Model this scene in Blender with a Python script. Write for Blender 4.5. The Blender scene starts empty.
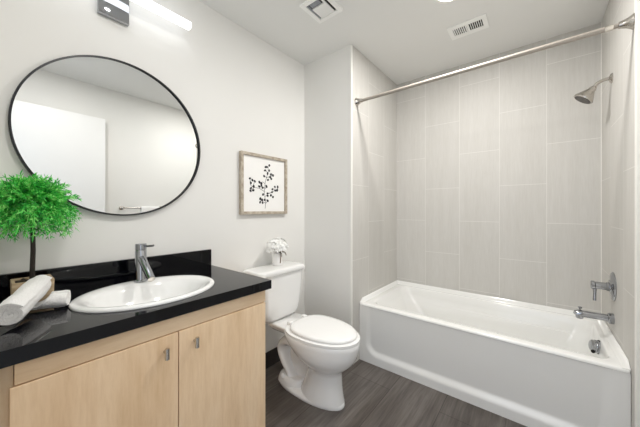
import bpy, bmesh, math, random
from mathutils import Vector, Matrix, noise
random.seed(7)
S = bpy.context.scene
COL = S.collection
PI = math.pi

# ------------------------------------------------------------------ camera
cam_d = bpy.data.cameras.new('camera')
cam = bpy.data.objects.new('camera', cam_d)
COL.objects.link(cam)
cam_d.sensor_width = 36.0
cam_d.lens = 36.0 * 268.43 / 640.0
cam_d.shift_y = -(213.5 - 209.535) / 640.0
cam_d.clip_start = 0.02
cam.location = (1.6772, 0.0, 1.2622)
cam.rotation_euler = (PI / 2, 0, 0.6795)
S.camera = cam

# ------------------------------------------------------------------ world, daylight, exposure
W = bpy.data.worlds.new('world')
S.world = W
W.use_nodes = True
bg = W.node_tree.nodes['Background']
bg.inputs[0].default_value = (0.80, 0.88, 1.0, 1)
bg.inputs[1].default_value = 1.0

def area(name, loc, rot, sx, sy, energy, color, shape='RECTANGLE'):
    d = bpy.data.lights.new(name, 'AREA')
    d.shape = shape
    d.size = sx
    if shape == 'RECTANGLE':
        d.size_y = sy
    d.energy = energy
    d.color = color
    o = bpy.data.objects.new(name, d)
    o.location = loc
    o.rotation_euler = rot
    COL.objects.link(o)
    return o

# daylight of the neighbouring room, entering through the open doorway behind the camera
area('daylight_through_doorway', (1.60, -1.35, 1.25), (PI / 2, 0, PI), 2.0, 2.3, 310, (0.71, 0.845, 1.0))

S.view_settings.view_transform = 'Standard'
S.view_settings.look = 'None'
S.view_settings.exposure = 0.83
S.view_settings.gamma = 1.0
S.view_settings.use_curve_mapping = False
try:
    S.cycles.max_bounces = 14
    S.cycles.diffuse_bounces = 8
    S.cycles.glossy_bounces = 6
    S.cycles.use_denoising = True
    S.cycles.sample_clamp_indirect = 6.0
except Exception:
    pass

LAMP_DOWN = 11.0      # W of the recessed ceiling lamp
LAMP_BAR = 1.7       # emission strength of the vanity light bar

# ------------------------------------------------------------------ room dimensions
XS, XR = 0.512, 2.036          # alcove end wall, right wall
YS, YA, YB = 1.846, 1.969, 2.749
YF = -0.05                     # inner face of the wall behind the camera
H = 2.597
HT = 0.478                     # bathtub rim

# ------------------------------------------------------------------ materials
def lin(c):
    return tuple(((v / 255) / 12.92 if v / 255 <= 0.04045 else ((v / 255 + 0.055) / 1.055) ** 2.4) for v in c) + (1,)

class N:
    def __init__(self, name):
        self.m = bpy.data.materials.new(name)
        self.m.use_nodes = True
        self.t = self.m.node_tree
        self.b = self.t.nodes['Principled BSDF']
        self.co = None
    def new(self, kind, **kw):
        n = self.t.nodes.new(kind)
        for k, v in kw.items():
            if k in n.inputs:
                n.inputs[k].default_value = v
            else:
                setattr(n, k, v)
        return n
    def link(self, a, b):
        self.t.links.new(a, b)
    def coord(self, scale=(1, 1, 1), rot=(0, 0, 0), loc=(0, 0, 0)):
        tc = self.new('ShaderNodeTexCoord')
        mp = self.new('ShaderNodeMapping')
        mp.inputs['Scale'].default_value = scale
        mp.inputs['Rotation'].default_value = rot
        mp.inputs['Location'].default_value = loc
        self.link(tc.outputs['Object'], mp.inputs['Vector'])
        return mp.outputs['Vector']
    def noise(self, vec, scale, detail=3, rough=0.5):
        n = self.new('ShaderNodeTexNoise')
        n.inputs['Scale'].default_value = scale
        n.inputs['Detail'].default_value = detail
        n.inputs['Roughness'].default_value = rough
        self.link(vec, n.inputs['Vector'])
        return n.outputs['Fac']
    def ramp(self, fac, stops):
        r = self.new('ShaderNodeValToRGB')
        e = r.color_ramp.elements
        while len(e) < len(stops):
            e.new(0.5)
        for k, (p, c) in enumerate(stops):
            e[k].position = p
            e[k].color = c if len(c) == 4 else lin(c)
        self.link(fac, r.inputs['Fac'])
        return r.outputs['Color']
    def mix(self, fac, a, b, mode='MIX'):
        n = self.new('ShaderNodeMix', data_type='RGBA', blend_type=mode)
        for sock, v in ((n.inputs[0], fac), (n.inputs[6], a), (n.inputs[7], b)):
            if hasattr(v, 'is_output'):
                self.link(v, sock)
            else:
                sock.default_value = v
        return n.outputs[2]
    def bump(self, hgt, strength, dist=0.002):
        n = self.new('ShaderNodeBump')
        n.inputs['Strength'].default_value = strength
        n.inputs['Distance'].default_value = dist
        self.link(hgt, n.inputs['Height'])
        self.link(n.outputs['Normal'], self.b.inputs['Normal'])
    def setp(self, col=None, rough=0.5, metal=0.0, spec=0.5, coat=0.0):
        if col is not None:
            self.b.inputs['Base Color'].default_value = lin(col)
        self.b.inputs['Roughness'].default_value = rough
        self.b.inputs['Metallic'].default_value = metal
        self.b.inputs['Specular IOR Level'].default_value = spec
        self.b.inputs['Coat Weight'].default_value = coat
        return self

def simple(name, col, rough=0.5, metal=0.0, spec=0.5, coat=0.0, var=0.0, scale=8, bump=0.0):
    n = N(name).setp(col, rough, metal, spec, coat)
    v = n.coord()
    f = n.noise(v, scale)
    c = lin(col)
    lo = tuple(x * (1 - var) for x in c[:3]) + (1,)
    n.link(n.ramp(f, [(0.3, lo), (0.7, c)]), n.b.inputs['Base Color'])
    if bump:
        n.bump(n.noise(v, scale * 30, 2), bump, 0.001)
    return n.m

M = {}
M['wall'] = simple('wall_paint', (232, 231, 228), 0.62, spec=0.3, var=0.015, scale=2, bump=0.05)
M['ceiling'] = simple('ceiling_paint', (234, 234, 232), 0.75, spec=0.2, var=0.015, scale=2, bump=0.05)
M['trim'] = simple('white_trim_paint', (240, 239, 234), 0.4, var=0.02)
M['door'] = simple('white_door_paint', (243, 243, 242), 0.4, var=0.01)
M['ceramic'] = simple('white_vitreous_china', (240, 240, 239), 0.12, coat=0.4, var=0.01, scale=3)
M['tub'] = simple('white_tub_enamel', (242, 242, 240), 0.16, coat=0.3, var=0.01, scale=3)
M['seat'] = simple('white_seat_plastic', (246, 246, 245), 0.22, var=0.01)
M['chrome'] = simple('polished_chrome', (168, 170, 174), 0.05, metal=1.0, var=0.03, scale=5)
M['nickel'] = simple('brushed_nickel', (200, 195, 188), 0.24, metal=1.0, var=0.08, scale=30)
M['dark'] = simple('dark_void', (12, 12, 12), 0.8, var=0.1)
M['spray'] = simple('grey_spray_nozzles', (96, 92, 88), 0.5, var=0.3, scale=120)
M['rod'] = simple('satin_white_rod', (160, 152, 143), 0.6, metal=0.0, var=0.03)
M['black_metal'] = simple('black_metal', (24, 25, 30), 0.35, metal=0.2, var=0.1)
M['baseboard'] = simple('dark_rubber_baseboard', (52, 47, 44), 0.5, var=0.15, scale=6)
M['petal'] = simple('white_petals', (251, 251, 249), 0.7, var=0.05, scale=40)
M['vase'] = simple('white_glazed_vase', (240, 238, 236), 0.25, var=0.03, scale=20)
M['twig'] = simple('brown_twig', (126, 104, 84), 0.7, var=0.3, scale=60)
M['leaf_dark'] = simple('dark_green_leaf', (58, 66, 48), 0.6, var=0.3, scale=60)
M['bark'] = simple('dark_stem_bark', (44, 36, 30), 0.8, var=0.4, scale=60, bump=0.5)
M['soil'] = simple('dark_moss', (60, 52, 40), 0.9, var=0.5, scale=90, bump=0.6)
M['mat_paper'] = simple('white_print_paper', (243, 242, 240), 0.6, var=0.01)
M['ink'] = simple('black_ink', (38, 38, 44), 0.6, var=0.2, scale=90)
M['grille'] = simple('white_grille_enamel', (247, 247, 245), 0.45, var=0.02)
M['vent_grey'] = simple('grey_filter', (150, 154, 160), 0.7, var=0.2, scale=60)
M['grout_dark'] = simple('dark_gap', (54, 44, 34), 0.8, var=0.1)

def m_mirror():
    n = N('mirror_silver').setp((232, 234, 234), 0.0, 1.0)
    v = n.coord()
    n.link(n.ramp(n.noise(v, 1.5), [(0.2, (230, 233, 233)), (0.8, (234, 235, 235))]), n.b.inputs['Base Color'])
    return n.m
M['mirror'] = m_mirror()

def m_granite():
    n = N('polished_black_granite').setp((10, 10, 12), 0.02, spec=0.32, coat=0.0)
    v = n.coord()
    f = n.noise(v, 260, 4, 0.7)
    n.link(n.ramp(f, [(0.35, (2, 2, 6)), (0.62, (4, 5, 10)), (0.78, (14, 15, 22))]), n.b.inputs['Base Color'])
    return n.m
M['granite'] = m_granite()

def m_maple(name, horizontal=False, tint=1.0):
    n = N(name).setp((226, 200, 164), 0.42, spec=0.35)
    sc = (1, 1, 0.12) if not horizontal else (1, 0.12, 1)
    v = n.coord(scale=sc, loc=(1.3, 0.4, 0.2))
    f1 = n.noise(v, 9, 5, 0.62)
    f2 = n.noise(v, 70, 4, 0.7)
    a = [tuple(x * tint for x in c) for c in ((222, 191, 154), (234, 206, 172), (240, 216, 185))]
    c1 = n.ramp(f1, [(0.28, a[0]), (0.5, a[1]), (0.75, a[2])])
    c2 = n.ramp(f2, [(0.3, (236, 228, 216)), (0.6, (255, 255, 255))])
    n.link(n.mix(0.55, c1, c2, 'MULTIPLY'), n.b.inputs['Base Color'])
    n.bump(f2, 0.05, 0.001)
    return n.m
M['maple'] = m_maple('maple_veneer')
M['maple_rail'] = m_maple('maple_veneer_rail', True)
M['maple_edge'] = m_maple('maple_edge_band', False, 0.83)

def m_floor():
    n = N('dark_wood_look_floor_tile').setp((92, 86, 82), 0.36, spec=0.45)
    v = n.coord(rot=(0, 0, PI / 2), loc=(0.1, 0.112, 0))
    br = n.new('ShaderNodeTexBrick', offset=0.37, offset_frequency=2)
    n.link(v, br.inputs['Vector'])
    br.inputs['Scale'].default_value = 1.0
    br.inputs['Brick Width'].default_value = 1.22
    br.inputs['Row Height'].default_value = 0.329
    br.inputs['Mortar Size'].default_value = 0.0022
    br.inputs['Mortar Smooth'].default_value = 0.2
    br.inputs['Color1'].default_value = lin((132, 127, 123))
    br.inputs['Color2'].default_value = lin((121, 116, 112))
    br.inputs['Mortar'].default_value = lin((84, 79, 75))
    s = n.coord(scale=(1, 0.06, 1))
    f1 = n.noise(s, 16, 5, 0.65)
    f2 = n.noise(s, 90, 3, 0.6)
    f3 = n.noise(n.coord(scale=(1, 0.35, 1)), 3.2, 3, 0.5)
    c = n.mix(0.85, br.outputs['Color'], n.ramp(f1, [(0.28, (140, 131, 126)), (0.52, (205, 201, 199)), (0.74, (255, 255, 255))]), 'MULTIPLY')
    c = n.mix(0.6, c, n.ramp(f2, [(0.3, (180, 176, 174)), (0.6, (255, 255, 255))]), 'MULTIPLY')
    c = n.mix(0.7, c, n.ramp(f3, [(0.32, (178, 166, 156)), (0.62, (255, 255, 255))]), 'MULTIPLY')
    n.link(c, n.b.inputs['Base Color'])
    n.bump(f2, 0.12, 0.0015)
    return n.m
M['floor'] = m_floor()

def m_tile(name, plane):
    # 12 x 24 inch tiles standing upright, every other column shifted by half a tile
    n = N(name).setp((206, 203, 196), 0.5, spec=0.2)
    tc = n.new('ShaderNodeTexCoord')
    sp = n.new('ShaderNodeSeparateXYZ')
    n.link(tc.outputs['Object'], sp.inputs[0])
    cb = n.new('ShaderNodeCombineXYZ')
    def shifted(sock, d):
        a = n.new('ShaderNodeMath', operation='ADD')
        n.link(sock, a.inputs[0])
        a.inputs[1].default_value = d
        return a.outputs[0]
    n.link(shifted(sp.outputs['Z'], -0.535 + 0.62 * 4 + 0.0), cb.inputs['X'])
    if plane == 'xz':
        n.link(shifted(sp.outputs['X'], -XS - 0.298 + 0.309 * 4), cb.inputs['Y'])
    else:
        n.link(shifted(sp.outputs['Y'], -YB + 0.309 * 9), cb.inputs['Y'])
    br = n.new('ShaderNodeTexBrick', offset=0.5, offset_frequency=2)
    n.link(cb.outputs[0], br.inputs['Vector'])
    br.inputs['Scale'].default_value = 1.0
    br.inputs['Brick Width'].default_value = 0.62
    br.inputs['Row Height'].default_value = 0.309
    br.inputs['Mortar Size'].default_value = 0.0022
    br.inputs['Mortar Smooth'].default_value = 0.15
    br.inputs['Color1'].default_value = lin((206, 204, 200))
    br.inputs['Color2'].default_value = lin((204, 202, 198))
    br.inputs['Mortar'].default_value = lin((218, 216, 212))
    mp = n.new('ShaderNodeMapping')
    mp.inputs['Scale'].default_value = (1, 1, 0.07)
    n.link(tc.outputs['Object'], mp.inputs['Vector'])
    f1 = n.noise(mp.outputs[0], 22, 5, 0.65)
    f2 = n.noise(mp.outputs[0], 120, 3, 0.6)
    c = n.mix(0.2, br.outputs['Color'], n.ramp(f1, [(0.3, (222, 220, 215)), (0.65, (255, 255, 255))]), 'MULTIPLY')
    c = n.mix(0.2, c, n.ramp(f2, [(0.3, (222, 219, 214)), (0.65, (255, 255, 255))]), 'MULTIPLY')
    c = n.mix(br.outputs['Fac'], c, lin((218, 216, 212)))
    n.link(c, n.b.inputs['Base Color'])
    return n.m
M['tile_xz'] = m_tile('vertical_linen_tile_back', 'xz')
M['tile_yz'] = m_tile('vertical_linen_tile_side', 'yz')

def m_foliage():
    n = N('bright_green_foliage').setp((60, 190, 60), 0.5)
    v = n.coord()
    f = n.noise(v, 45, 2)
    n.link(n.ramp(f, [(0.28, (16, 112, 50)), (0.48, (66, 200, 72)), (0.7, (166, 240, 136))]), n.b.inputs['Base Color'])
    n.b.inputs['Subsurface Weight'].default_value = 0.0
    return n.m
M['foliage'] = m_foliage()

def m_towel():
    n = N('white_terry_cloth').setp((244, 243, 242), 0.95, spec=0.1)
    v = n.coord()
    f = n.noise(v, 420, 2, 0.6)
    g = n.noise(v, 60, 3, 0.6)
    n.link(n.ramp(f, [(0.3, (228, 227, 226)), (0.6, (247, 246, 245))]), n.b.inputs['Base Color'])
    n.bump(n.mix(0.5, n.noise(v, 190, 3, 0.7), g), 1.0, 0.007)
    return n.m
M['towel'] = m_towel()

def m_weathered():
    n = N('weathered_frame_wood').setp((176, 160, 140), 0.6)
    v = n.coord(scale=(1, 0.4, 0.4))
    f = n.noise(v, 60, 4, 0.65)
    n.link(n.ramp(f, [(0.3, (150, 136, 120)), (0.55, (184, 173, 157)), (0.75, (206, 198, 186))]), n.b.inputs['Base Color'])
    return n.m
M['frame_wood'] = m_weathered()

def m_potwood():
    n = N('pale_pot_wood').setp((196, 164, 120), 0.6)
    v = n.coord(scale=(1, 0.2, 1))
    f = n.noise(v, 70, 4, 0.65)
    n.link(n.ramp(f, [(0.3, (146, 122, 92)), (0.55, (190, 168, 136)), (0.75, (214, 196, 168))]), n.b.inputs['Base Color'])
    return n.m
M['pot_wood'] = m_potwood()

def m_emit(name, col, strength):
    m = bpy.data.materials.new(name)
    m.use_nodes = True
    t = m.node_tree
    for x in list(t.nodes):
        t.nodes.remove(x)
    e = t.nodes.new('ShaderNodeEmission')
    e.inputs[0].default_value = col
    e.inputs[1].default_value = strength
    o = t.nodes.new('ShaderNodeOutputMaterial')
    t.links.new(e.outputs[0], o.inputs[0])
    return m
M['bar_glow'] = m_emit('lit_bar_diffuser', (0.95, 0.975, 1.0, 1), LAMP_BAR)
M['disc_glow'] = m_emit('lit_disc_diffuser', (1.0, 0.97, 0.92, 1), 6.0)

# ------------------------------------------------------------------ geometry helpers
def BM():
    return bmesh.new()

def add_box(bm, x0, x1, y0, y1, z0, z1, bev=0.0, seg=2):
    r = bmesh.ops.create_cube(bm, size=1.0)
    vs = r['verts']
    for v in vs:
        v.co = Vector((x0 + (v.co.x + .5) * (x1 - x0), y0 + (v.co.y + .5) * (y1 - y0), z0 + (v.co.z + .5) * (z1 - z0)))
    if bev > 0:
        es = list({e for v in vs for e in v.link_edges})
        bmesh.ops.bevel(bm, geom=es, offset=bev, segments=seg, profile=0.5, affect='EDGES')
    return bm

def loft(bm, rings, cap0=True, cap1=True, close=True):
    rv = [[bm.verts.new(p) for p in r] for r in rings]
    n = len(rings[0])
    for a, b in zip(rv[:-1], rv[1:]):
        for i in range(n if close else n - 1):
            j = (i + 1) % n
            bm.faces.new((a[i], a[j], b[j], b[i]))
    if cap0:
        bm.faces.new(list(reversed(rv[0])))
    if cap1:
        bm.faces.new(rv[-1])
    return bm

def frame_of(d):
    d = Vector(d).normalized()
    up = Vector((0, 0, 1)) if abs(d.z) < 0.95 else Vector((1, 0, 0))
    a = d.cross(up).normalized()
    return a, a.cross(d).normalized()

def circle(c, d, r, seg=24):
    a, b = frame_of(d)
    c = Vector(c)
    return [c + (a * math.cos(2 * PI * k / seg) + b * math.sin(2 * PI * k / seg)) * r for k in range(seg)]

def lathe(bm, base, d, prof, seg=32, cap0=True, cap1=True):
    """prof: list of (distance along d, radius)"""
    base = Vector(base)
    d = Vector(d).normalized()
    return loft(bm, [circle(base + d * h, d, max(r, 1e-5), seg) for h, r in prof], cap0, cap1)

def tube(bm, pts, rad, seg=16, cap=True):
    pts = [Vector(p) for p in pts]
    n = len(pts)
    if not hasattr(rad, '__len__'):
        rad = [rad] * n
    tang = []
    for i in range(n):
        a = pts[max(i - 1, 0)]
        b = pts[min(i + 1, n - 1)]
        tang.append((b - a).normalized())
    u, _ = frame_of(tang[0])
    rings = []
    for i in range(n):
        t = tang[i]
        u = (u - t * u.dot(t)).normalized()
        w = t.cross(u)
        rings.append([pts[i] + (u * math.cos(2 * PI * k / seg) + w * math.sin(2 * PI * k / seg)) * rad[i] for k in range(seg)])
    return loft(bm, rings, cap, cap)

def spline(pts, n=8):
    pts = [Vector(p) for p in pts]
    out = []
    P = [pts[0]] + pts + [pts[-1]]
    for i in range(1, len(P) - 2):
        p0, p1, p2, p3 = P[i - 1], P[i], P[i + 1], P[i + 2]
        for k in range(n):
            t = k / n
            out.append(0.5 * ((2 * p1) + (-p0 + p2) * t + (2 * p0 - 5 * p1 + 4 * p2 - p3) * t * t + (-p0 + 3 * p1 - 3 * p2 + p3) * t ** 3))
    out.append(pts[-1])
    return out

def rrect(cx, cy, hx, hy, r, z, n=8):
    """rounded rectangle ring in XY, constant count"""
    r = min(r, hx - 1e-4, hy - 1e-4)
    out = []
    for (sx, sy, a0) in ((1, 1, 0), (-1, 1, PI / 2), (-1, -1, PI), (1, -1, 3 * PI / 2)):
        ox, oy = cx + sx * (hx - r), cy + sy * (hy - r)
        for k in range(n + 1):
            a = a0 + PI / 2 * k / n
            out.append(Vector((ox + r * math.cos(a), oy + r * math.sin(a), z)))
    return out

def egg(xb, xf, yc, w, z, n=56, sq=0.0, split=0.42):
    """egg outline: blunt back at xb, pointed front at xf"""
    xm = xb + (xf - xb) * split
    out = []
    for k in range(n):
        t = 2 * PI * k / n
        c, s = math.cos(t), math.sin(t)
        if c < 0 and sq > 0:
            e = 1 - 0.5 * sq
            c2 = -abs(c) ** e
            s2 = math.copysign(abs(s) ** e, s)
        else:
            c2, s2 = c, s
        x = xm + (xf - xm) * c2 if c > 0 else xm + (xm - xb) * c2
        out.append(Vector((x, yc + w * s2, z)))
    return out

def finish(name, bm, mat, parent=None, smooth=40, origin=None):
    """link the bmesh (world coordinates) as one mesh object; a child shares its thing's origin"""
    bmesh.ops.recalc_face_normals(bm, faces=bm.faces)
    base = Vector((0, 0, 0))
    if parent is not None:
        top = parent
        while top.parent is not None:
            top = top.parent
        base = Vector(top.location)
    elif origin is not None:
        base = Vector(origin)
    if base.length > 0:
        bmesh.ops.translate(bm, verts=bm.verts, vec=-base)
    me = bpy.data.meshes.new(name)
    bm.to_mesh(me)
    bm.free()
    mats = mat if isinstance(mat, (list, tuple)) else [mat]
    for k in mats:
        me.materials.append(k)
    if smooth:
        me.polygons.foreach_set('use_smooth', [True] * len(me.polygons))
        try:
            me.set_sharp_from_angle(angle=math.radians(smooth))
        except Exception:
            pass
    o = bpy.data.objects.new(name, me)
    COL.objects.link(o)
    if parent is not None:
        o.parent = parent
    elif origin is not None:
        o.location = base
    return o

def thing(name, label, cat, loc, group=None):
    o = bpy.data.objects.new(name, None)
    o.empty_display_size = 0.05
    o.location = loc
    COL.objects.link(o)
    o['label'] = label
    o['category'] = cat
    if group:
        o['group'] = group
    return o

def tag(o, label, cat, group=None):
    o['label'] = label
    o['category'] = cat
    if group:
        o['group'] = group
    return o

def struct(name, bm, mat, label=None, smooth=0):
    o = finish(name, bm, mat, None, smooth)
    o['kind'] = 'structure'
    if label:
        o['label'] = label
    return o

# ================================================================== THE ROOM
DX0, DX1, DH = 1.13, 1.985, 2.245      # doorway behind the camera

struct('floor', add_box(BM(), -0.12, 2.16, -1.9, YB + 0.1, -0.1, 0.0), M['floor'], 'dark grey-brown wood-look tile floor')

# ceiling with a cut-out for the recessed lamp kept simple: the lamp is surface trimmed
struct('ceiling', add_box(BM(), -0.12, 2.16, YF - 0.12, YB + 0.1, H, H + 0.1), M['ceiling'], 'plain off-white ceiling')
struct('wall_left', add_box(BM(), -0.12, 0.0, YF - 0.12, YB + 0.1, 0, H), M['wall'], 'off-white wall behind the vanity and toilet')
bm = BM()
add_box(bm, 0.0, XS - 0.012, YS, YB, 0, H)
struct('wall_alcove', bm, M['wall'], 'white stub wall between the toilet and the bathtub')
struct('wall_alcove_tile', add_box(BM(), XS - 0.012, XS, YS + 0.016, YB, 0, H), M['tile_yz'], 'tiled end wall at the left of the bathtub')
struct('wall_back', add_box(BM(), 0.0, XR + 0.12, YB, YB + 0.1, 0, H), M['tile_xz'], 'grey tiled wall behind the bathtub')
struct('wall_right', add_box(BM(), XR + 0.012, XR + 0.124, YF - 0.12, YB + 0.1, 0, H), M['wall'], 'off-white wall to the right of the camera')
struct('wall_right_tile', add_box(BM(), XR, XR + 0.012, YS + 0.06, YB, 0, H), M['tile_yz'], 'tiled wall carrying the shower fittings')
bm = BM()
add_box(bm, 0.0, DX0, YF - 0.12, YF, 0, H)
add_box(bm, DX0, DX1, YF - 0.12, YF, DH, H)
add_box(bm, DX1, XR + 0.012, YF - 0.12, YF, 0, H)
struct('wall_front', bm, M['wall'], 'off-white wall with the doorway, behind the camera')
struct('trim_1', add_box(BM(), XS - 0.014, XS + 0.002, YS - 0.002, YS + 0.016, 0, H, 0.003), M['trim'], 'white edge strip of the tiles on the stub wall')
struct('trim_2', add_box(BM(), XR - 0.003, XR + 0.012, YS + 0.032, YS + 0.06, 0, H, 0.003), M['trim'], 'white edge strip of the tiles on the right wall')
struct('trim_3', add_box(BM(), XR - 0.003, XR, YB - 0.003, YB, HT, H), M['trim'], 'white caulk line in the right corner of the shower')
struct('trim_4', add_box(BM(), XS, XS + 0.004, YB - 0.004, YB, HT, H), M['tile_xz'], 'caulk line in the left corner of the shower')
struct('baseboard_left', add_box(BM(), 0.0, 0.012, 0.9, YS, 0, 0.125, 0.003), M['baseboard'], 'dark baseboard behind the toilet')
# door casing around the doorway
bm = BM()
add_box(bm, DX0 - 0.06, DX0, YF, YF + 0.012, 0, DH + 0.06, 0.002)
add_box(bm, DX0, DX1, YF, YF + 0.012, DH, DH + 0.06, 0.002)
struct('trim_5', bm, M['trim'], 'white casing of the doorway')

# white door, open against the right wall
d1 = finish('door_1', add_box(BM(), 1.972, 2.012, YF + 0.03, 0.862, 0.012, 2.235, 0.002), M['door'], None, 0)
d1['kind'] = 'structure'
d1['label'] = 'white door standing open against the right wall, seen in the mirror'
bm = BM()
lathe(bm, (1.972, 0.78, 0.95), (-1, 0, 0), [(0, .026), (.008, .026), (.01, .012), (.045, .012)], 20)
tube(bm, [(1.93, 0.78, 0.95), (1.928, 0.73, 0.95), (1.93, 0.67, 0.95)], 0.009, 12)
finish('door_handle', bm, M['nickel'], d1)

# ================================================================== BATHTUB
tub = thing('bathtub', 'white alcove bathtub with a smooth panelled apron', 'bathtub', ((XS + XR) / 2, (YA + YB) / 2, 0))
x0, x1, y0, y1 = XS + 0.002, XR - 0.002, YA, YB - 0.002
cx, cy = (x0 + x1) / 2, (y0 + y1) / 2
hx, hy = (x1 - x0) / 2, (y1 - y0) / 2
def tr(z, l, r, f, b, rad, n=10):
    """ring inset from the four tub edges by l, r, f, b"""
    X0, X1, Y0, Y1 = x0 + l, x1 - r, y0 + f, y1 - b
    return rrect((X0 + X1) / 2, (Y0 + Y1) / 2, (X1 - X0) / 2, (Y1 - Y0) / 2, rad, z, n)
rings = [tr(HT - 0.021, .004, .004, .004, .004, .010),
         tr(HT - 0.018, 0, 0, 0, 0, .008),
         tr(HT - 0.010, 0, 0, 0, 0, .008),
         tr(HT - 0.003, .001, .001, .003, .001, .010),
         tr(HT, .004, .004, .010, .004, .012),
         tr(HT, .070, .042, .062, .040, .060),
         tr(HT - 0.003, .080, .050, .072, .048, .070),
         tr(HT - 0.014, .090, .055, .080, .054, .078),
         tr(HT - 0.060, .110, .060, .088, .062, .090),
         tr(HT - 0.110, .140, .066, .094, .070, .100),
         tr(HT - 0.118, .150, .069, .102, .084, .102),
         tr(HT - 0.200, .200, .080, .112, .096, .120),
         tr(HT - 0.300, .270, .096, .130, .112, .140),
         tr(0.120, .310, .112, .150, .130, .150),
         tr(0.092, .360, .150, .190, .170, .150)]
bm = BM()
loft(bm, rings, cap0=False, cap1=True)
finish('basin', bm, M['tub'], tub, 50)
# raised flange of the rim along the three walls
bm = BM()
path = [(x0, y0 + .004, 0, 1, 0.006), (x0, y0 + .05, 1, 0, 1), (x0, y1, 1, -1, 1), (x1, y1, -1, -1, 1), (x1, y0 + .05, -1, 0, 1), (x1, y0 + .004, 0, 1, 0.006)]
sec_ = []
for (px_, py_, nx_, ny_, k_) in path:
    if k_ < 1:
        nx_, ny_ = (1 if px_ == x0 else -1), 0
    pts_ = [(0, -.006), (0, .030 * k_ + .001), (.006, .030 * k_ + .001), (.012, .024 * k_ + .001), (.020, .006 * k_ + .001), (.028, .0005), (.028, -.006)]
    sec_.append([Vector((px_ + nx_ * d_, py_ + ny_ * d_, HT + h_)) for d_, h_ in pts_])
loft(bm, sec_)
finish('wall_flange', bm, M['tub'], tub, 35)
# apron: flat face with a recessed panel that has rounded lower corners and a sloping ledge
bm = BM()
nx, nz = 150, 56
top = HT - 0.0195
def sstep(t):
    t = max(0.0, min(1.0, t))
    return t * t * (3 - 2 * t)
def recess(x, z):
    lx0, lx1, lz = x0 + 0.055, x1 - 0.055, 0.058
    rad = 0.11
    qx = max(lx0 + rad - x, x - (lx1 - rad), 0)
    qz = max(lz + rad - z, 0)
    if qx > 0 and qz > 0:
        dd = rad - math.hypot(qx, qz)
    else:
        dd = min(x - lx0, lx1 - x, z - lz)
    return (0.020 - 0.015 * sstep(z / top)) * sstep(dd / 0.05)
grid = []
for i in range(nx + 1):
    x = x0 + (x1 - x0) * i / nx
    grid.append([bm.verts.new((x, y0 + 0.002 + recess(x, top * k / nz), top * k / nz)) for k in range(nz + 1)])
for i in range(nx):
    for k in range(nz):
        bm.faces.new((grid[i][k], grid[i + 1][k], grid[i + 1][k + 1], grid[i][k + 1]))
bk0 = [bm.verts.new((x0 + (x1 - x0) * i / nx, y0 + 0.05, 0)) for i in range(nx + 1)]
bk1 = [bm.verts.new((x0 + (x1 - x0) * i / nx, y0 + 0.05, top)) for i in range(nx + 1)]
for i in range(nx):
    bm.faces.new((bk0[i], bk0[i + 1], grid[i + 1][0], grid[i][0]))
    bm.faces.new((grid[i][nz], grid[i + 1][nz], bk1[i + 1], bk1[i]))
    bm.faces.new((bk1[i], bk1[i + 1], bk0[i + 1], bk0[i]))
bm.faces.new([grid[0][k] for k in range(nz + 1)] + [bk1[0], bk0[0]])
bm.faces.new([grid[nx][k] for k in range(nz + 1)] + [bk1[nx], bk0[nx]])
finish('apron', bm, M['tub'], tub, 50)
# overflow plate on the drain end
bm = BM()
ox, oy, oz = XR - 0.0635, 2.36, 0.415
lathe(bm, (ox + .020, oy, oz), (-1, -.25, 0.15), [(0, .038), (.030, .038), (.033, .035), (.036, .035), (.039, .038), (.044, .037), (.047, .034), (.050, .034), (.053, .035), (.058, .030), (.061, .022), (.062, .001)], 36)
ov = finish('overflow_plate', bm, M['chrome'], tub)
finish('dark_outline_ring', lathe(BM(), (ox + .020, oy, oz), (-1, -.25, 0.15), [(0, .0415), (.023, .0415), (.024, .036)], 32), M['dark'], tub)  # black ring added as the plate's dark contour, shade put into colour
bm = BM()
lathe(bm, (ox - .026, oy - .031, oz - .017), (-.3, -1, -.1), [(0, .010), (.012, .010), (.014, .007), (.014, .001)], 18)
finish('drain_lever', bm, M['dark'], ov)

# ================================================================== SHOWER FITTINGS
sy = 2.40
sh = thing('wall_shower', 'chrome shower head on a bent arm high on the tiled wall', 'shower head', (XR, sy, 2.066))
lathe_b = lathe(BM(), (XR, sy, 2.066), (-1, 0, 0), [(0, .030), (.003, .030), (.009, .024), (.014, .013), (.016, .011)], 28)
finish('flange', lathe_b, M['nickel'], sh)
finish('arm', tube(BM(), spline([(XR - .005, sy, 2.066), (2.005, sy, 2.066), (1.978, sy, 2.056), (1.960, sy, 2.036), (1.951, sy, 2.024)], 6), .0095, 14), M['nickel'], sh)
p = Vector((1.956, sy, 2.030))
dd = Vector((-0.62, 0, -0.78)).normalized()
hd = finish('shower_head', lathe(BM(), p, dd, [(-.008, .011), (0, .017), (.010, .020), (.016, .0195), (.030, .028), (.050, .041), (.068, .052), (.075, .055), (.081, .053), (.082, .046)], 36), M['nickel'], sh)
bm = BM()
lathe(bm, p + dd * .0805, dd, [(0, .047), (.004, .045), (.005, .001)], 32)
finish('spray_face', bm, M['spray'], hd)

vy, vz = 2.362, 0.80
va = thing('shower_valve', 'chrome shower valve with a lever handle above the tub spout', 'faucet valve', (XR, vy, vz))
finish('escutcheon', lathe(BM(), (XR, vy, vz), (-1, 0, 0), [(0, .086), (.004, .086), (.010, .078), (.014, .040), (.020, .034)], 40), M['chrome'], va)
h = finish('handle', lathe(BM(), (XR - .012, vy, vz - .005), (-1, 0, 0), [(0, .026), (.018, .026), (.020, .022), (.066, .022), (.070, .026), (.082, .026), (.086, .022), (.087, .001)], 28), M['chrome'], va)
finish('lever', tube(BM(), [(XR - .080, vy - .004, vz - .022), (XR - .081, vy - .006, vz - .055), (XR - .082, vy - .008, vz - .098)], [.009, .0075, .0085], 14), M['chrome'], h)

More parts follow.
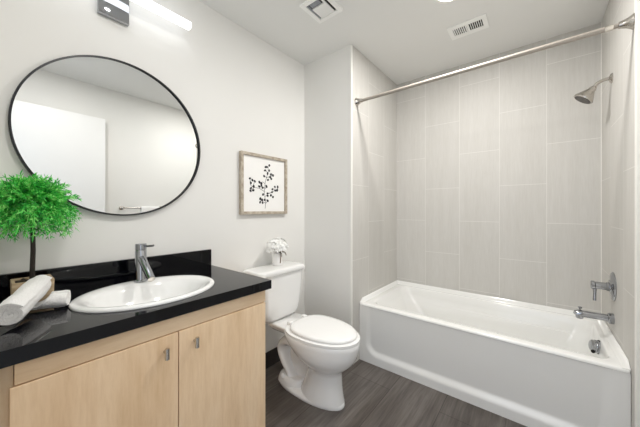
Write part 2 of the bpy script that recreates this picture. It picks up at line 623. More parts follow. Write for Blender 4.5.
zy, zz = 2.362, 0.605
sp = thing('tub_spout', 'chrome tub spout with a diverter knob just above the tub rim', 'faucet', (XR, zy, zz))
finish('collar', lathe(BM(), (XR, zy, zz), (-1, 0, 0), [(0, .032), (.020, .032), (.024, .028), (.026, .022)], 28), M['chrome'], sp)
finish('spout', tube(BM(), [(XR - .02, zy, zz), (XR - .06, zy, zz), (XR - .125, zy, zz - .001), (XR - .150, zy, zz - .002), (XR - .163, zy, zz - .006), (XR - .168, zy, zz - .012)], [.0215, .0205, .0205, .0235, .0215, .012], 22), M['chrome'], sp)
finish('outlet', lathe(BM(), (XR - .148, zy, zz - .012), (0, 0, -1), [(0, .019), (.016, .019), (.020, .016), (.020, .001)], 22), M['chrome'], sp)
finish('diverter_knob', lathe(BM(), (XR - .146, zy, zz + .016), (0, 0, 1), [(0, .005), (.014, .005), (.016, .010), (.024, .010), (.026, .007), (.026, .001)], 18), M['chrome'], sp)

# curtain rod
ry, rz = 1.925, 2.155
rod = thing('shower_curtain_rod', 'straight white shower curtain rod spanning above the bathtub', 'curtain rod', ((XS + XR) / 2, ry, rz))
finish('outer_tube', lathe(BM(), (XS + .03, ry, rz), (1, 0, 0), [(0, .0125), (1.398, .0125), (1.400, .0105)], 24), M['rod'], rod)
finish('inner_tube', lathe(BM(), (XS + 1.425, ry, rz), (1, 0, 0), [(0, .0105), (.06, .0105)], 20), M['rod'], rod)
finish('lock_sleeve', lathe(BM(), (XS + 1.426, ry, rz), (1, 0, 0), [(0, .0138), (.028, .0138), (.03, .0125), (.03, .01)], 20), M['nickel'], rod)
prof = [(0, .033), (.004, .033), (.010, .029), (.030, .020), (.048, .0155), (.056, .0150), (.060, .012)]
finish('flange', lathe(BM(), (XS, ry, rz), (1, 0, 0), prof, 28), M['nickel'], rod)
finish('flange', lathe(BM(), (XR, ry, rz), (-1, 0, 0), [(0, .036), (.003, .036), (.008, .032), (.024, .022), (.040, .0165), (.050, .0150), (.052, .011)], 28), M['nickel'], rod)

# ================================================================== VANITY CABINET
VY0, VY1 = YF + 0.003, 0.900
cab = thing('vanity_cabinet', 'pale maple vanity cabinet with two flat doors under the black countertop', 'cabinet', (0.3, 0.42, 0))
bm = BM()
add_box(bm, 0.004, 0.568, VY1 - 0.018, VY1, 0.0, 0.853)
add_box(bm, 0.004, 0.568, VY0, VY0 + 0.018, 0.0, 0.853)
add_box(bm, 0.004, 0.568, VY0 + 0.018, VY1 - 0.018, 0.10, 0.118)
add_box(bm, 0.004, 0.016, VY0 + 0.018, VY1 - 0.018, 0.118, 0.853)
add_box(bm, 0.55, 0.568, VY0 + .018, VY1 - .018, 0.735, 0.853)
add_box(bm, 0.55, 0.568, VY0 + .018, 0.06, 0.118, 0.735)
finish('carcass', bm, M['maple'], cab, 0)
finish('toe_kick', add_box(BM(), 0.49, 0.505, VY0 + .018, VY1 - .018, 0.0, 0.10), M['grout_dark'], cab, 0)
finish('top_rail', add_box(BM(), 0.568, 0.588, 0.045, VY1, 0.789, 0.853, 0.0015), M['maple_rail'], cab, 0)
finish('stile', add_box(BM(), 0.568, 0.582, 0.010, 0.0435, 0.10, 0.853, 0.001), M['maple_edge'], cab, 0)
finish('filler_panel', add_box(BM(), 0.568, 0.588, VY0, 0.0085, 0.10, 0.853, 0.001), M['maple'], cab, 0)
for (a, b, ky) in ((0.0365, 0.4665, 0.4175), (0.4700, 0.8990, 0.530)):
    dr = finish('door', add_box(BM(), 0.569, 0.590, a, b, 0.105, 0.7855, 0.0015), M['maple'], cab, 0)
    k = BM()
    lathe(k, (0.590, ky, 0.729), (1, 0, 0), [(0, .0055), (.026, .0055)], 14)
    lathe(k, (0.614, ky, 0.706), (0, 0, 1), [(0, .006), (.001, .008), (.041, .008), (.042, .006)], 16)
    finish('handle', k, M['nickel'], dr)

# countertop with an oval cut-out and backsplash
CZ0, CZ1 = 0.855, 0.899
SX, SY, SA, SB = 0.346, 0.458, 0.270, 0.221     # sink centre, half length along the wall, half depth
ct = thing('countertop', 'glossy black granite vanity countertop with a low backsplash', 'countertop', (0.3, 0.42, CZ0))
bm = BM()
cx0, cx1, cy0, cy1 = 0.003, 0.612, VY0 + .001, 0.920
angs = sorted([2 * PI * k / 96 for k in range(96)] + [math.atan2(yy - SY, xx - SX) % (2 * PI) for xx in (cx0, cx1) for yy in (cy0, cy1)])
def rectpt(a, z):
    dx, dy = math.cos(a), math.sin(a)
    t = min(((cx1 - SX) / dx if dx > 1e-9 else 1e9), ((cx0 - SX) / dx if dx < -1e-9 else 1e9),
            ((cy1 - SY) / dy if dy > 1e-9 else 1e9), ((cy0 - SY) / dy if dy < -1e-9 else 1e9))
    return Vector((SX + dx * t, SY + dy * t, z))
def ovalpt(a, z, s=0.93):
    dx, dy = math.cos(a), math.sin(a)
    t = 1 / math.sqrt((dx / (SB * s)) ** 2 + (dy / (SA * s)) ** 2)
    return Vector((SX + dx * t, SY + dy * t, z))
R = [[rectpt(a, CZ0) for a in angs], [rectpt(a, CZ1) for a in angs], [ovalpt(a, CZ1) for a in angs], [ovalpt(a, CZ0) for a in angs]]
rv = [[bm.verts.new(q) for q in r] for r in R]
for a in range(4):
    A, B = rv[a], rv[(a + 1) % 4]
    for i in range(len(angs)):
        j = (i + 1) % len(angs)
        bm.faces.new((A[i], A[j], B[j], B[i]))
finish('slab', bm, M['granite'], ct, 30)
finish('backsplash', add_box(BM(), 0.003, 0.022, cy0, 0.919, CZ1, 1.002, 0.001), M['granite'], ct, 0)

# drop-in sink
sk = thing('sink', 'white oval drop-in sink set into the black countertop', 'sink', (SX, SY, CZ1))
def oval(s, z, dx=0.0, n=72):
    return [Vector((SX + dx + SB * s * math.cos(2 * PI * k / n), SY + SA * s * math.sin(2 * PI * k / n), z)) for k in range(n)]
def oval2(ax, ay, z, dx=0.0, n=72):
    return [Vector((SX + dx + ax * math.cos(2 * PI * k / n), SY + ay * math.sin(2 * PI * k / n), z)) for k in range(n)]
z = CZ1
bm = BM()
loft(bm, [oval2(SB, SA, z + .0005), oval2(SB + .001, SA + .001, z + .005), oval2(SB - .002, SA - .002, z + .010), oval2(SB - .010, SA - .010, z + .0135), oval2(SB - .020, SA - .020, z + .0135),
          oval2(.178, .234, z + .009, .017), oval2(.168, .224, z + .002, .020), oval2(.160, .215, z - .01, .020), oval2(.146, .199, z - .04, .020),
          oval2(.118, .163, z - .085, .018), oval2(.075, .10, z - .115, .015), oval2(.024, .024, z - .124, .01)], cap0=False, cap1=True)
finish('bowl', bm, M['ceramic'], sk, 60)
finish('drain', lathe(BM(), (SX + .01, SY, z - .1235), (0, 0, 1), [(0, .026), (.003, .026), (.004, .018), (.002, .016), (.002, .001)], 28), M['chrome'], sk)

fx, fy, fz = 0.160, 0.474, CZ1 + 0.0125
fa = thing('sink_faucet', 'chrome single-hole faucet with a slanted spout at the back of the sink', 'faucet', (fx, fy, fz))
finish('body', lathe(BM(), (fx, fy, fz), (0, 0, 1), [(0, .030), (.006, .030), (.009, .0255), (.012, .0245), (.150, .0245), (.153, .023)], 36), M['chrome'], fa)
finish('spout', tube(BM(), [(fx + .005, fy, fz + .118), (fx + .04, fy, fz + .094), (fx + .135, fy, fz + .030)], [.0175, .0175, .0170], 24), M['chrome'], fa)
dv = Vector((.095, 0, -.064)).normalized()
finish('aerator', lathe(BM(), Vector((fx + .135, fy, fz + .030)), dv, [(-.002, .0155), (.002, .0150), (.0025, .001)], 20), M['nickel'], fa)
hc = finish('handle', lathe(BM(), (fx, fy, fz + .1545), (0, 0, 1), [(0, .0235), (.001, .0245), (.026, .0245), (.0285, .022), (.029, .001)], 36), M['chrome'], fa)
finish('lever', tube(BM(), [(fx + .018, fy + .012, fz + .170), (fx + .055, fy + .030, fz + .174), (fx + .064, fy + .034, fz + .175)], [.005, .005, .0055], 12), M['chrome'], hc)

# ================================================================== MIRROR, LIGHT BAR, PICTURE
mc = (0.0, 0.447, 1.626)
mi = thing('round_mirror', 'large round wall mirror in a thin black frame above the sink', 'mirror', mc)
finish('glass', lathe(BM(), (0.0115, mc[1], mc[2]), (1, .017, 0), [(0, .3880), (.012, .3880)], 128), M['mirror'], mi, 30)
bm = BM()
loft(bm, [circle((0.002, mc[1], mc[2]), (1, 0, 0), .389, 128), circle((0.002, mc[1], mc[2]), (1, 0, 0), .396, 128),
          circle((0.028, mc[1], mc[2]), (1, 0, 0), .396, 128), circle((0.030, mc[1], mc[2]), (1, 0, 0), .3945, 128),
          circle((0.030, mc[1], mc[2]), (1, 0, 0), .388, 128), circle((0.0245, mc[1], mc[2]), (1, 0, 0), .388, 128)], False, False)
finish('frame', bm, M['black_metal'], mi, 30)
finish('backing', lathe(BM(), (0.002, mc[1], mc[2]), (1, 0, 0), [(0, .3885), (.009, .3885)], 64), M['dark'], mi, 30)

lb = thing('vanity_light', 'lit white bar light on a chrome wall plate above the round mirror', 'light', (0.0, 0.40, 2.30))
bp = finish('wall_plate', add_box(BM(), 0.0015, 0.026, 0.336, 0.464, 2.222, 2.42, 0.003), M['chrome'], lb)
finish('mounting_screw', lathe(BM(), (0.026, 0.400, 2.335), (1, 0, 0), [(0, .007), (.004, .007), (.006, .004), (.006, .001)], 16), M['nickel'], bp)
finish('arm', add_box(BM(), 0.026, 0.070, 0.380, 0.420, 2.343, 2.357, 0.003), M['chrome'], lb)
finish('diffuser', add_box(BM(), 0.070, 0.108, 0.052, 0.748, 2.322, 2.358, 0.006), M['bar_glow'], lb)
for yy in (0.0505, 0.748):
    finish('end_cap', add_box(BM(), 0.069, 0.109, yy, yy + .0035, 2.321, 2.359, 0.001), M['trim'], lb)

py0, py1, pz0, pz1 = 1.140, 1.597, 1.226, 1.686
pf = thing('framed_print', 'square framed print of a dark berry sprig above the toilet', 'picture', (0.0, (py0 + py1) / 2, (pz0 + pz1) / 2))
bm = BM()
fw = 0.022
add_box(bm, 0.002, 0.032, py0, py0 + fw, pz0, pz1, .002)
add_box(bm, 0.002, 0.032, py1 - fw, py1, pz0, pz1, .002)
add_box(bm, 0.002, 0.0315, py0 + fw, py1 - fw, pz0, pz0 + fw, .002)
add_box(bm, 0.002, 0.0315, py0 + fw, py1 - fw, pz1 - fw, pz1, .002)
finish('frame', bm, M['frame_wood'], pf, 0)
finish('paper', add_box(BM(), 0.003, 0.016, py0 + .015, py1 - .015, pz0 + .015, pz1 - .015), M['mat_paper'], pf, 0)
ay0, ay1, az0, az1 = py0 + fw, py1 - fw, pz0 + fw, pz1 - fw
def art(px, py):
    u = (px - 57) / 245
    t, b = 52 + 33 * u, 378 - 8 * u
    v = 1 - (py - t) / (b - t)
    return Vector((0.0164, ay0 + u * (ay1 - ay0), az0 + v * (az1 - az0)))
bm = BM()
stems = [[(180, 358), (183, 320), (178, 285), (176, 255), (180, 215), (188, 180), (198, 150), (198, 115)],
         [(177, 262), (150, 244), (120, 238), (98, 225), (96, 195)], [(178, 290), (205, 268), (235, 255), (256, 240)],
         [(181, 215), (165, 205), (152, 212)], [(182, 325), (165, 318), (152, 308)], [(180, 240), (160, 232), (148, 232)],
         [(190, 178), (215, 170), (228, 164)], [(196, 150), (182, 140)], [(205, 268), (218, 278), (228, 290)],
         [(120, 238), (105, 250), (98, 256)], [(112, 232), (118, 210)], [(235, 255), (242, 236)], [(183, 330), (195, 313)],
         [(189, 180), (180, 172), (174, 170)], [(180, 245), (186, 232)]]
for s in stems:
    tube(bm, spline([art(*q) for q in s], 4), 0.0015, 6)
finish('stem_drawing', bm, M['ink'], pf)
berries = [(205, 108), (190, 118), (180, 138), (205, 138), (195, 155), (215, 160), (228, 165), (210, 175), (197, 192), (217, 185), (174, 171),
           (95, 188), (108, 197), (100, 213), (121, 203), (115, 232), (98, 258), (113, 255), (100, 243), (147, 207), (158, 213), (158, 224), (146, 232), (165, 238),
           (188, 230), (168, 277), (195, 270), (195, 284), (225, 245), (240, 231), (258, 231), (243, 252), (255, 250), (222, 262), (215, 281),
           (228, 290), (152, 302), (163, 308), (178, 308), (195, 312), (151, 322), (165, 325), (183, 118)]
bm = BM()
for q in berries:
    c = art(*q)
    a = random.uniform(0, PI)
    r1, r2 = random.uniform(.0098, .0130), random.uniform(.0075, .0094)
    ring = []
    for k in range(14):
        t = 2 * PI * k / 14
        p1, p2 = r1 * math.cos(t), r2 * math.sin(t)
        ring.append(Vector((0, p1 * math.cos(a) - p2 * math.sin(a), p1 * math.sin(a) + p2 * math.cos(a))))
    loft(bm, [[c + Vector((-.0006, 0, 0)) + q2 for q2 in ring], [c + Vector((.0012, 0, 0)) + q2 for q2 in ring]])
finish('berry_drawing', bm, M['ink'], pf)

# ================================================================== TOILET
tc = 1.415
to = thing('toilet', 'white two-piece toilet with the lid closed', 'toilet', (0.35, tc, 0))
def sec(z, xb, xf, w, sq=0.3, split=0.42):
    return egg(xb, xf, tc, w, z, 56, sq, split)
bm = BM()
loft(bm, [sec(.000, .176, .722, .110, .5, .5), sec(.010, .172, .726, .114, .5, .5), sec(.024, .174, .722, .112, .5, .5), sec(.034, .190, .705, .098, .5, .5)], True, True)
finish('foot', bm, M['ceramic'], to, 60)
bm = BM()
loft(bm, [sec(.025, .400, .718, .107, .5, .5), sec(.060, .405, .710, .102, .5, .5), sec(.120, .432, .702, .096, .45, .5), sec(.195, .460, .700, .090, .4, .5),
          sec(.222, .462, .704, .097, .4, .48), sec(.236, .452, .722, .108, .4, .46), sec(.258, .430, .750, .130, .35, .44), sec(.290, .400, .782, .156, .35, .43),
          sec(.328, .360, .806, .175, .35), sec(.366, .318, .818, .185, .35), sec(.400, .285, .823, .190, .35), sec(.428, .280, .826, .191, .35),
          sec(.434, .284, .822, .187, .35), sec(.434, .40, .70, .10, .35)], True, True)
bw = finish('bowl', bm, M['ceramic'], to, 60)
# exposed trapway: a looping tube behind the pedestal plus the block it runs down to
bm = BM()
tube(bm, spline([(.50, tc, .240), (.420, tc, .280), (.330, tc, .306), (.255, tc, .304), (.206, tc, .268), (.206, tc, .215), (.245, tc, .150), (.295, tc, .095), (.34, tc, .02)], 8),
     [.036] * 65, 24)
for v in bm.verts:
    v.co.y = tc + (v.co.y - tc) * 2.15
finish('trapway', bm, M['ceramic'], to, 70)
bm = BM()
loft(bm, [sec(.028, .182, .430, .106, .6, .5), sec(.046, .186, .430, .102, .6, .5), sec(.072, .196, .430, .092, .6, .5), sec(.080, .215, .43, .074, .6, .5)], True, True)
finish('rear_block', bm, M['ceramic'], to, 60)
finish('web', add_box(BM(), .27, .47, tc - .022, tc + .022, .05, .30, .01), M['ceramic'], to)
for sgn in (-1, 1):
    finish('bolt_cap', lathe(BM(), (0.262, tc + sgn * .088, 0.066), (0, 0, 1), [(0, .017), (.016, .016), (.026, .010), (.029, .001)], 20), M['ceramic'], to)
# deck under the tank
bm = BM()
loft(bm, [rrect(.240, tc, .120, .085, .04, .375), rrect(.242, tc, .130, .110, .05, .400), rrect(.236, tc, .143, .128, .05, .425), rrect(.236, tc, .145, .130, .05, .436), rrect(.236, tc, .139, .124, .05, .4425)], True, True)
finish('deck', bm, M['ceramic'], to, 60)
bm = BM()
loft(bm, [sec(.4345, .305, .820, .184, .5), sec(.437, .300, .826, .190, .5), sec(.450, .300, .826, .190, .5), sec(.4535, .308, .818, .182, .5)], True, True)
finish('seat_ring', bm, M['seat'], to, 50)
bm = BM()
loft(bm, [sec(.4565, .344, .802, .170, .5), sec(.460, .338, .807, .174, .5), sec(.470, .338, .806, .173, .5), sec(.4765, .346, .793, .162, .5), sec(.480, .37, .745, .128, .5), sec(.481, .43, .66, .07, .5)], True, True)
finish('lid', bm, M['seat'], to, 60)
for sgn in (-1, 1):
    finish('hinge', add_box(BM(), .305, .342, tc + sgn * .075 - .016, tc + sgn * .075 + .016, .436, .474, .006, 3), M['seat'], to)
# tank and its lid
bm = BM()
def tk(z, xf, w, r):
    return rrect((0.022 + xf) / 2, 1.387, (xf - 0.022) / 2, w, r, z, 8)
loft(bm, [tk(.447, .160, .110, .04), tk(.449, .184, .138, .05), tk(.455, .200, .157, .055), tk(.472, .211, .172, .055), tk(.500, .217, .183, .054), tk(.540, .221, .190, .052), tk(.660, .228, .199, .048), tk(.790, .233, .206, .045)], True, True)
finish('tank', bm, M['ceramic'], to, 60)
bm = BM()
def tl(z, o, r=.05):
    return rrect((0.016 + .246) / 2, 1.376, (.246 - 0.016) / 2 + o, .236 + o, r, z, 8)
loft(bm, [tl(.7905, -.006), tl(.794, 0), tl(.817, 0), tl(.825, -.004), tl(.829, -.012), tl(.831, -.03, .04)], True, True)
finish('tank_lid', bm, M['ceramic'], to, 60)

wy, wz = 1.300, 0.395
sv = thing('water_supply_valve', 'small chrome water supply valve on the wall beside the toilet tank', 'valve', (0.0, wy, wz))
finish('flange', lathe(BM(), (0.0005, wy, wz), (1, 0, 0), [(0, .028), (.003, .028), (.008, .014), (.010, .008)], 22), M['chrome'], sv)
finish('stub_pipe', lathe(BM(), (0.008, wy, wz), (1, 0, 0), [(0, .008), (.027, .008), (.027, .013), (.046, .013), (.048, .009)], 16), M['chrome'], sv)
finish('handle', lathe(BM(), (0.0555, wy, wz), (1, 0, 0), [(0, .006), (.006, .006), (.008, .017), (.016, .017), (.018, .013)], 18), M['chrome'], sv)
finish('supply_line', tube(BM(), spline([(.045, wy, wz + .008), (.046, wy, wz + .022), (.052, wy + .004, wz + .038), (.060, wy + .008, .4462)], 6), .0055, 10), M['nickel'], sv)

# ------------------------------------------------------------------ vase of flowers on the tank
lx, ly, lz = 0.112, 1.413, 0.8315
vs = thing('flower_vase', 'small white vase of white flowers standing on the toilet tank lid', 'vase', (lx, ly, lz))
vb = finish('vase', lathe(BM(), (lx, ly, lz), (0, 0, 1), [(0, .034), (.003, .038), (.03, .040), (.070, .0385), (.090, .037), (.094, .0365), (.094, .033), (.06, .033), (.058, .001)], 32), M['vase'], vs)
bm = BM()
random.seed(11)
for k in range(190):
    # small five-lobed florets over a flattened dome
    th = random.uniform(0, 2 * PI)
    ph = math.acos(random.uniform(-0.35, 1))
    ctr = Vector((lx, ly - .006, lz + .142)) + Vector((.070 * math.sin(ph) * math.cos(th), .082 * math.sin(ph) * math.sin(th), .060 * math.cos(ph))) * random.uniform(.78, 1.12)
    nd = (ctr - Vector((lx, ly, lz + .12))).normalized()
    a, b = frame_of(nd)
    rr = random.uniform(.013, .019)
    t0 = random.uniform(0, PI)
    c0 = bm.verts.new(ctr)
    ring = []
    for j in range(15):
        t = t0 + 2 * PI * j / 15
        r = rr * (1.0 if j % 3 else 0.45)
        ring.append(bm.verts.new(ctr + (a * math.cos(t) + b * math.sin(t)) * r + nd * (.004 if j % 3 else .0)))
    for j in range(15):
        bm.faces.new((c0, ring[j], ring[(j + 1) % 15]))
lathe(bm, (lx, ly - .006, lz + .102), (0, 0, 1), [(0, .012), (.015, .035), (.035, .045), (.060, .040), (.078, .012)], 20)
finish('blossoms', bm, M['petal'], vs)
bm = BM()
tube(bm, spline([(lx + .036, ly - .002, lz + .11), (lx + .043, ly - .004, lz + .085), (lx + .0425, ly - .006, lz + .05), (lx + .0425, ly - .010, lz + .022)], 5), [.0035] * 16, 8)
tube(bm, spline([(lx + .03, ly + .01, lz + .11), (lx + .046, ly + .034, lz + .10), (lx + .048, ly + .046, lz + .075)], 5), [.003] * 11, 8)
finish('twig', bm, M['twig'], vs)
bm = BM()
def leaf(bm, p, d, L, wd, up):
    p = Vector(p); d = Vector(d).normalized(); s = d.cross(Vector(up)).normalized()
    u = s.cross(d)
    prof = [(0, .12), (.25, .8), (.5, 1), (.75, .7), (1, .03)]
    rows = []
    for t, w in prof:
        c = p + d * L * t + u * (-.15 * L * t * t)
        rows.append([bm.verts.new(c - s * wd * w), bm.verts.new(c + u * .1 * wd), bm.verts.new(c + s * wd * w)])
    for A, B in zip(rows[:-1], rows[1:]):
        for i in range(2):
            bm.faces.new((A[i], A[i + 1], B[i + 1], B[i]))
leaf(bm, (lx + .03, ly + .0, lz + .108), (.6, .7, -.25), .045, .012, (0, 0, 1))
leaf(bm, (lx + .03, ly - .01, lz + .108), (.7, .1, -.35), .03, .009, (0, 0, 1))
finish('leaves', bm, M['leaf_dark'], vs)

# ================================================================== TOPIARY
tx, ty, tz = 0.140, 0.111, CZ1
tp = thing('potted_topiary', 'bright green ball topiary in a square wooden pot at the end of the counter', 'plant', (tx, ty, tz))
bm = BM()
def sq(h, z, r=.004):
    return rrect(tx - .012, ty, h, h, r, z, 3)
loft(bm, [sq(.050, tz + .0005), sq(.054, tz + .003), sq(.0565, tz + .086), sq(.0555, tz + .090), sq(.047, tz + .090), sq(.046, tz + .078)], True, True)
finish('pot', bm, M['pot_wood'], tp, 30)
bm = BM()
loft(bm, [sq(.0455, tz + .0785, .01), sq(.044, tz + .083, .01), sq(.02, tz + .087, .008)], True, True)
for k in range(26):
    c = (tx - .012 + random.uniform(-.036, .036), ty + random.uniform(-.036, .036), tz + .084)
    bmesh.ops.create_icosphere(bm, subdivisions=1, radius=random.uniform(.004, .008), matrix=Matrix.Translation(c))
finish('moss', bm, M['soil'], tp)
bm = BM()
tube(bm, [(tx - .008, ty, tz + .06), (tx - .005, ty - .001, tz + .12), (tx - .001, ty + .001, tz + .20), (tx, ty, tz + .29), (tx, ty, tz + .39)], [.0085, .0078, .0074, .007, .005], 12)
finish('trunk', bm, M['bark'], tp)
bm = BM()
random.seed(5)
fc = Vector((tx, ty, tz + .392))
def blade(bm, p, d, L, w):
    s = d.cross(Vector((random.uniform(-1, 1), random.uniform(-1, 1), random.uniform(-1, 1))))
    if s.length < 1e-3:
        return
    s.normalize()
    q = [p - s * w * .5, p + s * w * .5, p + d * L * .6 + s * w * .5, p + d * L, p + d * L * .6 - s * w * .5]
    bm.faces.new([bm.verts.new(x) for x in q])
nsprig = 520
for k in range(nsprig):
    zc = 1 - 2 * (k + .5) / nsprig
    if zc < -0.80:
        continue
    th = k * 2.399963 + random.uniform(-.2, .2)
    rad = math.sqrt(1 - zc * zc)
    d = Vector((rad * math.cos(th), rad * math.sin(th), zc))
    base = fc + Vector((d.x * .040, d.y * .045, d.z * .042))
    L = random.uniform(.052, .100) * (1.0 if zc > -.2 else 1.1)
    droop = -.018 if zc > 0.2 else -.048
    sprig_pts = []
    for j in range(9):
        t = j / 8
        sprig_pts.append(base + Vector((d.x * 1.02, d.y * 1.08, d.z * .98)) * (L * t) + Vector((0, 0, droop * t * t)))
    for q in sprig_pts:                       # keep every sprig clear of the wall
        if q.x < 0.012:
            q.x = 0.012 + random.uniform(0, .01)
    for j in range(1, 9):
        tdir = (sprig_pts[j] - sprig_pts[j - 1])
        if tdir.length < 1e-6:
            continue
        tdir.normalize()
        blade(bm, sprig_pts[j - 1], tdir, (sprig_pts[j] - sprig_pts[j - 1]).length * 1.3, .0022)
        for s in range(3):
            side = Vector((random.uniform(-1, 1), random.uniform(-1, 1), random.uniform(-1, 1)))
            side = (side - tdir * side.dot(tdir))
            if side.length < .1:
                continue
            nd = (tdir * .9 + side.normalized() * .85).normalized()
            blade(bm, sprig_pts[j - 1], nd, random.uniform(.012, .022), .0032)
for v in bm.verts:
    if v.co.x < 0.006:
        v.co.x = 0.006
finish('foliage', bm, M['foliage'], tp, 0)

# ================================================================== ROLLED TOWELS
def rolled(name, A, B, rad, label, phase, turns=3.6, over=None):
    """a spiral sheet of cloth, extruded from A to B"""
    A, B = Vector(A), Vector(B)
    d = (B - A)
    L = d.length
    d.normalize()
    u, w = frame_of(d)
    th = rad / (turns + .35)
    nstep = int(turns * 26)
    outer, inner = [], []
    for k in range(nstep + 1):
        a = 2 * PI * turns * k / nstep
        r = rad - (rad - th * .55) * (k / nstep)
        outer.append((r, a + phase))
        inner.append((max(r - th * .86, .001), a + phase))
    loop = outer + inner[::-1]
    bm = BM()
    ns = 16
    rows = []
    for s in range(ns + 1):
        t = s / ns
        e = min(t, 1 - t) * L
        row = []
        for i, (r, a) in enumerate(loop):
            shrink = .0025 * max(0, 1 - e / .008)
            nz = noise.noise(Vector((math.cos(a) * 2.2, math.sin(a) * 2.2, t * 5 + rad * 90)))
            nz += .4 * noise.noise(Vector((math.cos(a) * 9, math.sin(a) * 9, t * 24)))
            rr = max(r - shrink + (.0032 * nz if r > rad * .7 else .0010 * nz), .0008)
            tel = .006 * (1 - r / rad) * (1 if t > .5 else -1) * (-1 if e < .02 else 0)
            q = A + d * (L * t + tel) + (u * math.cos(a) + w * math.sin(a)) * rr
            if over is not None:                # soft cloth: squeezed down by the towel lying over it
                oa, ob, orad = Vector(over[0]), Vector(over[1]), over[2]
                od = (ob - oa).normalized()
                tt = max(-.03, min((ob - oa).length + .01, (q - oa).dot(od)))
                foot = oa + od * tt
                gap = math.hypot(q.x - foot.x, q.y - foot.y)
                if gap < orad:
                    q.z = min(q.z, foot.z - math.sqrt(orad * orad - gap * gap))
                q.z = max(q.z, CZ1 + .001 + .0004 * (r / rad))
            row.append(bm.verts.new(q))
        rows.append(row)
    n = len(loop)
    for p_, q_ in zip(rows[:-1], rows[1:]):
        for i in range(n):
            j = (i + 1) % n
            bm.faces.new((p_[i], p_[j], q_[j], q_[i]))
    m = nstep + 1
    for row in (rows[0], rows[-1]):
        for i in range(m - 1):
            bm.faces.new((row[i], row[i + 1], row[n - 2 - i], row[n - 1 - i]))
    o = finish(name, bm, M['towel'], None, 55, origin=(A + B) / 2)
    return tag(o, label, 'towel', None)
TOP = ((0.438, 0.040, CZ1 + .0435), (0.205, 0.128, CZ1 + .078))
rolled('rolled_towel', (0.262, 0.045, CZ1 + .033), (0.318, 0.190, CZ1 + .033), .031, 'rolled white towel lying flat on the counter beneath the other towel', 2.0, 3.0, (TOP[0], TOP[1], .0465))
rolled('rolled_towel', TOP[0], TOP[1], .0412, 'rolled white towel leaning over the other towel, spiral end to the front', 0.6, 3.4)

# ================================================================== TOWEL BAR (seen in the mirror)
bz, bx = 1.280, XR + 0.012
tb = thing('towel_bar', 'metal towel bar on the right wall, seen in the mirror', 'towel bar', (bx, 1.24, bz))
for yy in (1.03, 1.44):
    finish('post', lathe(BM(), (bx, yy, bz), (-1, 0, 0), [(0, .024), (.006, .024), (.010, .014), (.058, .012), (.066, .014), (.070, .010)], 22), M['nickel'], tb)
finish('bar', lathe(BM(), (bx - .056, 1.03, bz), (0, 1, 0), [(0, .008), (.41, .008)], 16), M['nickel'], tb)
bm = BM()
ty0, ty1 = 1.205, 1.41
prof = []
for k in range(13):
    a = PI * k / 12
    prof.append((bx - .056 + .0125 * math.cos(a), bz + .0125 * math.sin(a)))
front = [(bx - .0685 - .003 * math.sin(k), bz - .04 * k) for k in range(1, 15)]
back = [(bx - .0435 + .002 * math.sin(k * 1.3), bz - .04 * k) for k in range(1, 13)]
mid = back[::-1] + prof + front
outl = [(x, zq) for x, zq in mid]
rows = []
for s in range(9):
    yy = ty0 + (ty1 - ty0) * s / 8
    rows.append([(x + (.002 * math.sin(s * 1.7 + zq * 9)), yy, zq) for x, zq in outl])
vr = [[bm.verts.new(q) for q in r] for r in rows]
for a, b in zip(vr[:-1], vr[1:]):
    for i in range(len(a) - 1):
        bm.faces.new((a[i], a[i + 1], b[i + 1], b[i]))
ho = finish('hanging_towel', bm, M['towel'], None, 60, origin=(bx - .056, 1.29, bz))
sol = ho.modifiers.new('thick', 'SOLIDIFY')
sol.thickness = 0.006
sol.offset = 1.0
tag(ho, 'white towel draped over the wall towel bar, its top seen in the mirror', 'towel')

# ================================================================== CEILING FITTINGS
rl = thing('recessed_light', 'round lit recessed ceiling light between the fan grille and the air register', 'ceiling light', (1.268, 1.774, H))
bm = BM()
loft(bm, [circle((1.268, 1.774, H - .0005), (0, 0, 1), .100, 48), circle((1.268, 1.774, H - .006), (0, 0, 1), .096, 48),
          circle((1.268, 1.774, H - .008), (0, 0, 1), .085, 48), circle((1.268, 1.774, H - .005), (0, 0, 1), .079, 48)], False, False)
finish('trim_ring', bm, M['trim'], rl)
finish('diffuser', lathe(BM(), (1.268, 1.774, H - .001), (0, 0, -1), [(0, .0785), (.003, .0785)], 48), M['disc_glow'], rl)
la = area('recessed_light_lamp', (1.268, 1.774, H - .012), (0, 0, 0), 0.16, 0.16, LAMP_DOWN, (1.0, 0.975, 0.935), 'DISK')
la.parent = rl
la.location = (0, 0, -.012)

fill_rl = thing('recessed_light', 'added fill light, an unseen recessed ceiling light above the entrance', 'ceiling light', (1.265, 0.42, H))  # unseen lamp, added to brighten the vanity wall, cabinet and floor
for ch in list(rl.children):
    c2 = ch.copy()
    COL.objects.link(c2)
    c2.parent = fill_rl
    if c2.type == 'LIGHT':
        c2.data = ch.data.copy()
        c2.data.energy = 5.0

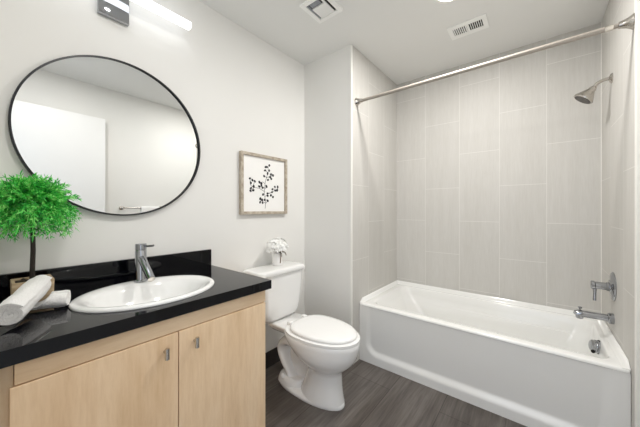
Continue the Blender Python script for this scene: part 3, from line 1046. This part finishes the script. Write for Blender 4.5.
# exhaust fan grille
ex0, ex1, ey0, ey1 = 0.474, 0.676, 1.276, 1.486
ef = thing('exhaust_fan_grille', 'square white exhaust fan grille in the ceiling above the toilet', 'vent', ((ex0 + ex1) / 2, (ey0 + ey1) / 2, H))
bm = BM()
b = 0.030
add_box(bm, ex0, ex0 + b, ey0, ey1, H - .014, H - .0005, .003)
add_box(bm, ex1 - b, ex1, ey0, ey1, H - .014, H - .0005, .003)
add_box(bm, ex0 + b, ex1 - b, ey0, ey0 + b, H - .014, H - .0005, .003)
add_box(bm, ex0 + b, ex1 - b, ey1 - b, ey1, H - .014, H - .0005, .003)
finish('frame', bm, M['grille'], ef, 0)
finish('backing', add_box(BM(), ex0 + .01, ex1 - .01, ey0 + .01, ey1 - .01, H - .003, H - .0008), M['dark'], ef, 0)
finish('filter', add_box(BM(), ex0 + b + .004, ex0 + b + .014, ey0 + b + .006, ey1 - b - .006, H - .010, H - .003), M['vent_grey'], ef, 0)
for k in range(13):
    xx = ex0 + b + .018 + k * .0090
    if xx > ex1 - b - .030:
        break
    finish('slat', add_box(BM(), xx, xx + .0074, ey0 + b + .046, ey1 - b - .004, H - .0138, H - .004), M['grille'], ef, 0)
finish('motor_cover', add_box(BM(), ex0 + b + .022, ex1 - b - .046, ey0 + b + .004, ey0 + b + .040, H - .009, H - .004), M['vent_grey'], ef, 0)
finish('divider', add_box(BM(), ex1 - b - .030, ex1 - b - .020, ey0 + b, ey1 - b, H - .012, H - .003), M['grille'], ef, 0)

# supply air register
ax0, ax1, ay0_, ay1_ = 1.160, 1.408, 2.125, 2.295
rg = thing('air_register', 'rectangular white air register with two rows of dark slots, near the tub', 'vent', ((ax0 + ax1) / 2, (ay0_ + ay1_) / 2, H))
iy0, iy1 = ay0_ + .041, ay1_ - .041
panels = ((ax0 + .030, ax0 + .119), (ax0 + .129, ax1 - .030))
bm = BM()
add_box(bm, ax0, ax1, ay0_, iy0, H - .008, H - .0005, .002)
add_box(bm, ax0, ax1, iy1, ay1_, H - .008, H - .0005, .002)
add_box(bm, ax0, panels[0][0], iy0, iy1, H - .008, H - .0005, .001)
add_box(bm, panels[0][1], panels[1][0], iy0, iy1, H - .008, H - .0005, .001)
add_box(bm, panels[1][1], ax1, iy0, iy1, H - .008, H - .0005, .001)
finish('frame', bm, M['grille'], rg, 0)
finish('backing', add_box(BM(), ax0 + .02, ax1 - .02, iy0 - .01, iy1 + .01, H - .0025, H - .0007), M['dark'], rg, 0)
for pi_, (pa, pb) in enumerate(panels):
    nsl = 7
    for k in range(nsl):
        xx = pa + (pb - pa) * (k + .30) / nsl
        sl = BM()
        tilt = .004 if pi_ == 0 else -.004
        vv = [(xx, iy0, H - .007), (xx + .0025, iy0, H - .007), (xx + .0025 + tilt, iy0, H - .003), (xx + tilt, iy0, H - .003)]
        loft(sl, [[Vector(q) for q in vv], [Vector((q[0], iy1, q[2])) for q in vv]])
        finish('slat', sl, M['grille'], rg, 0)
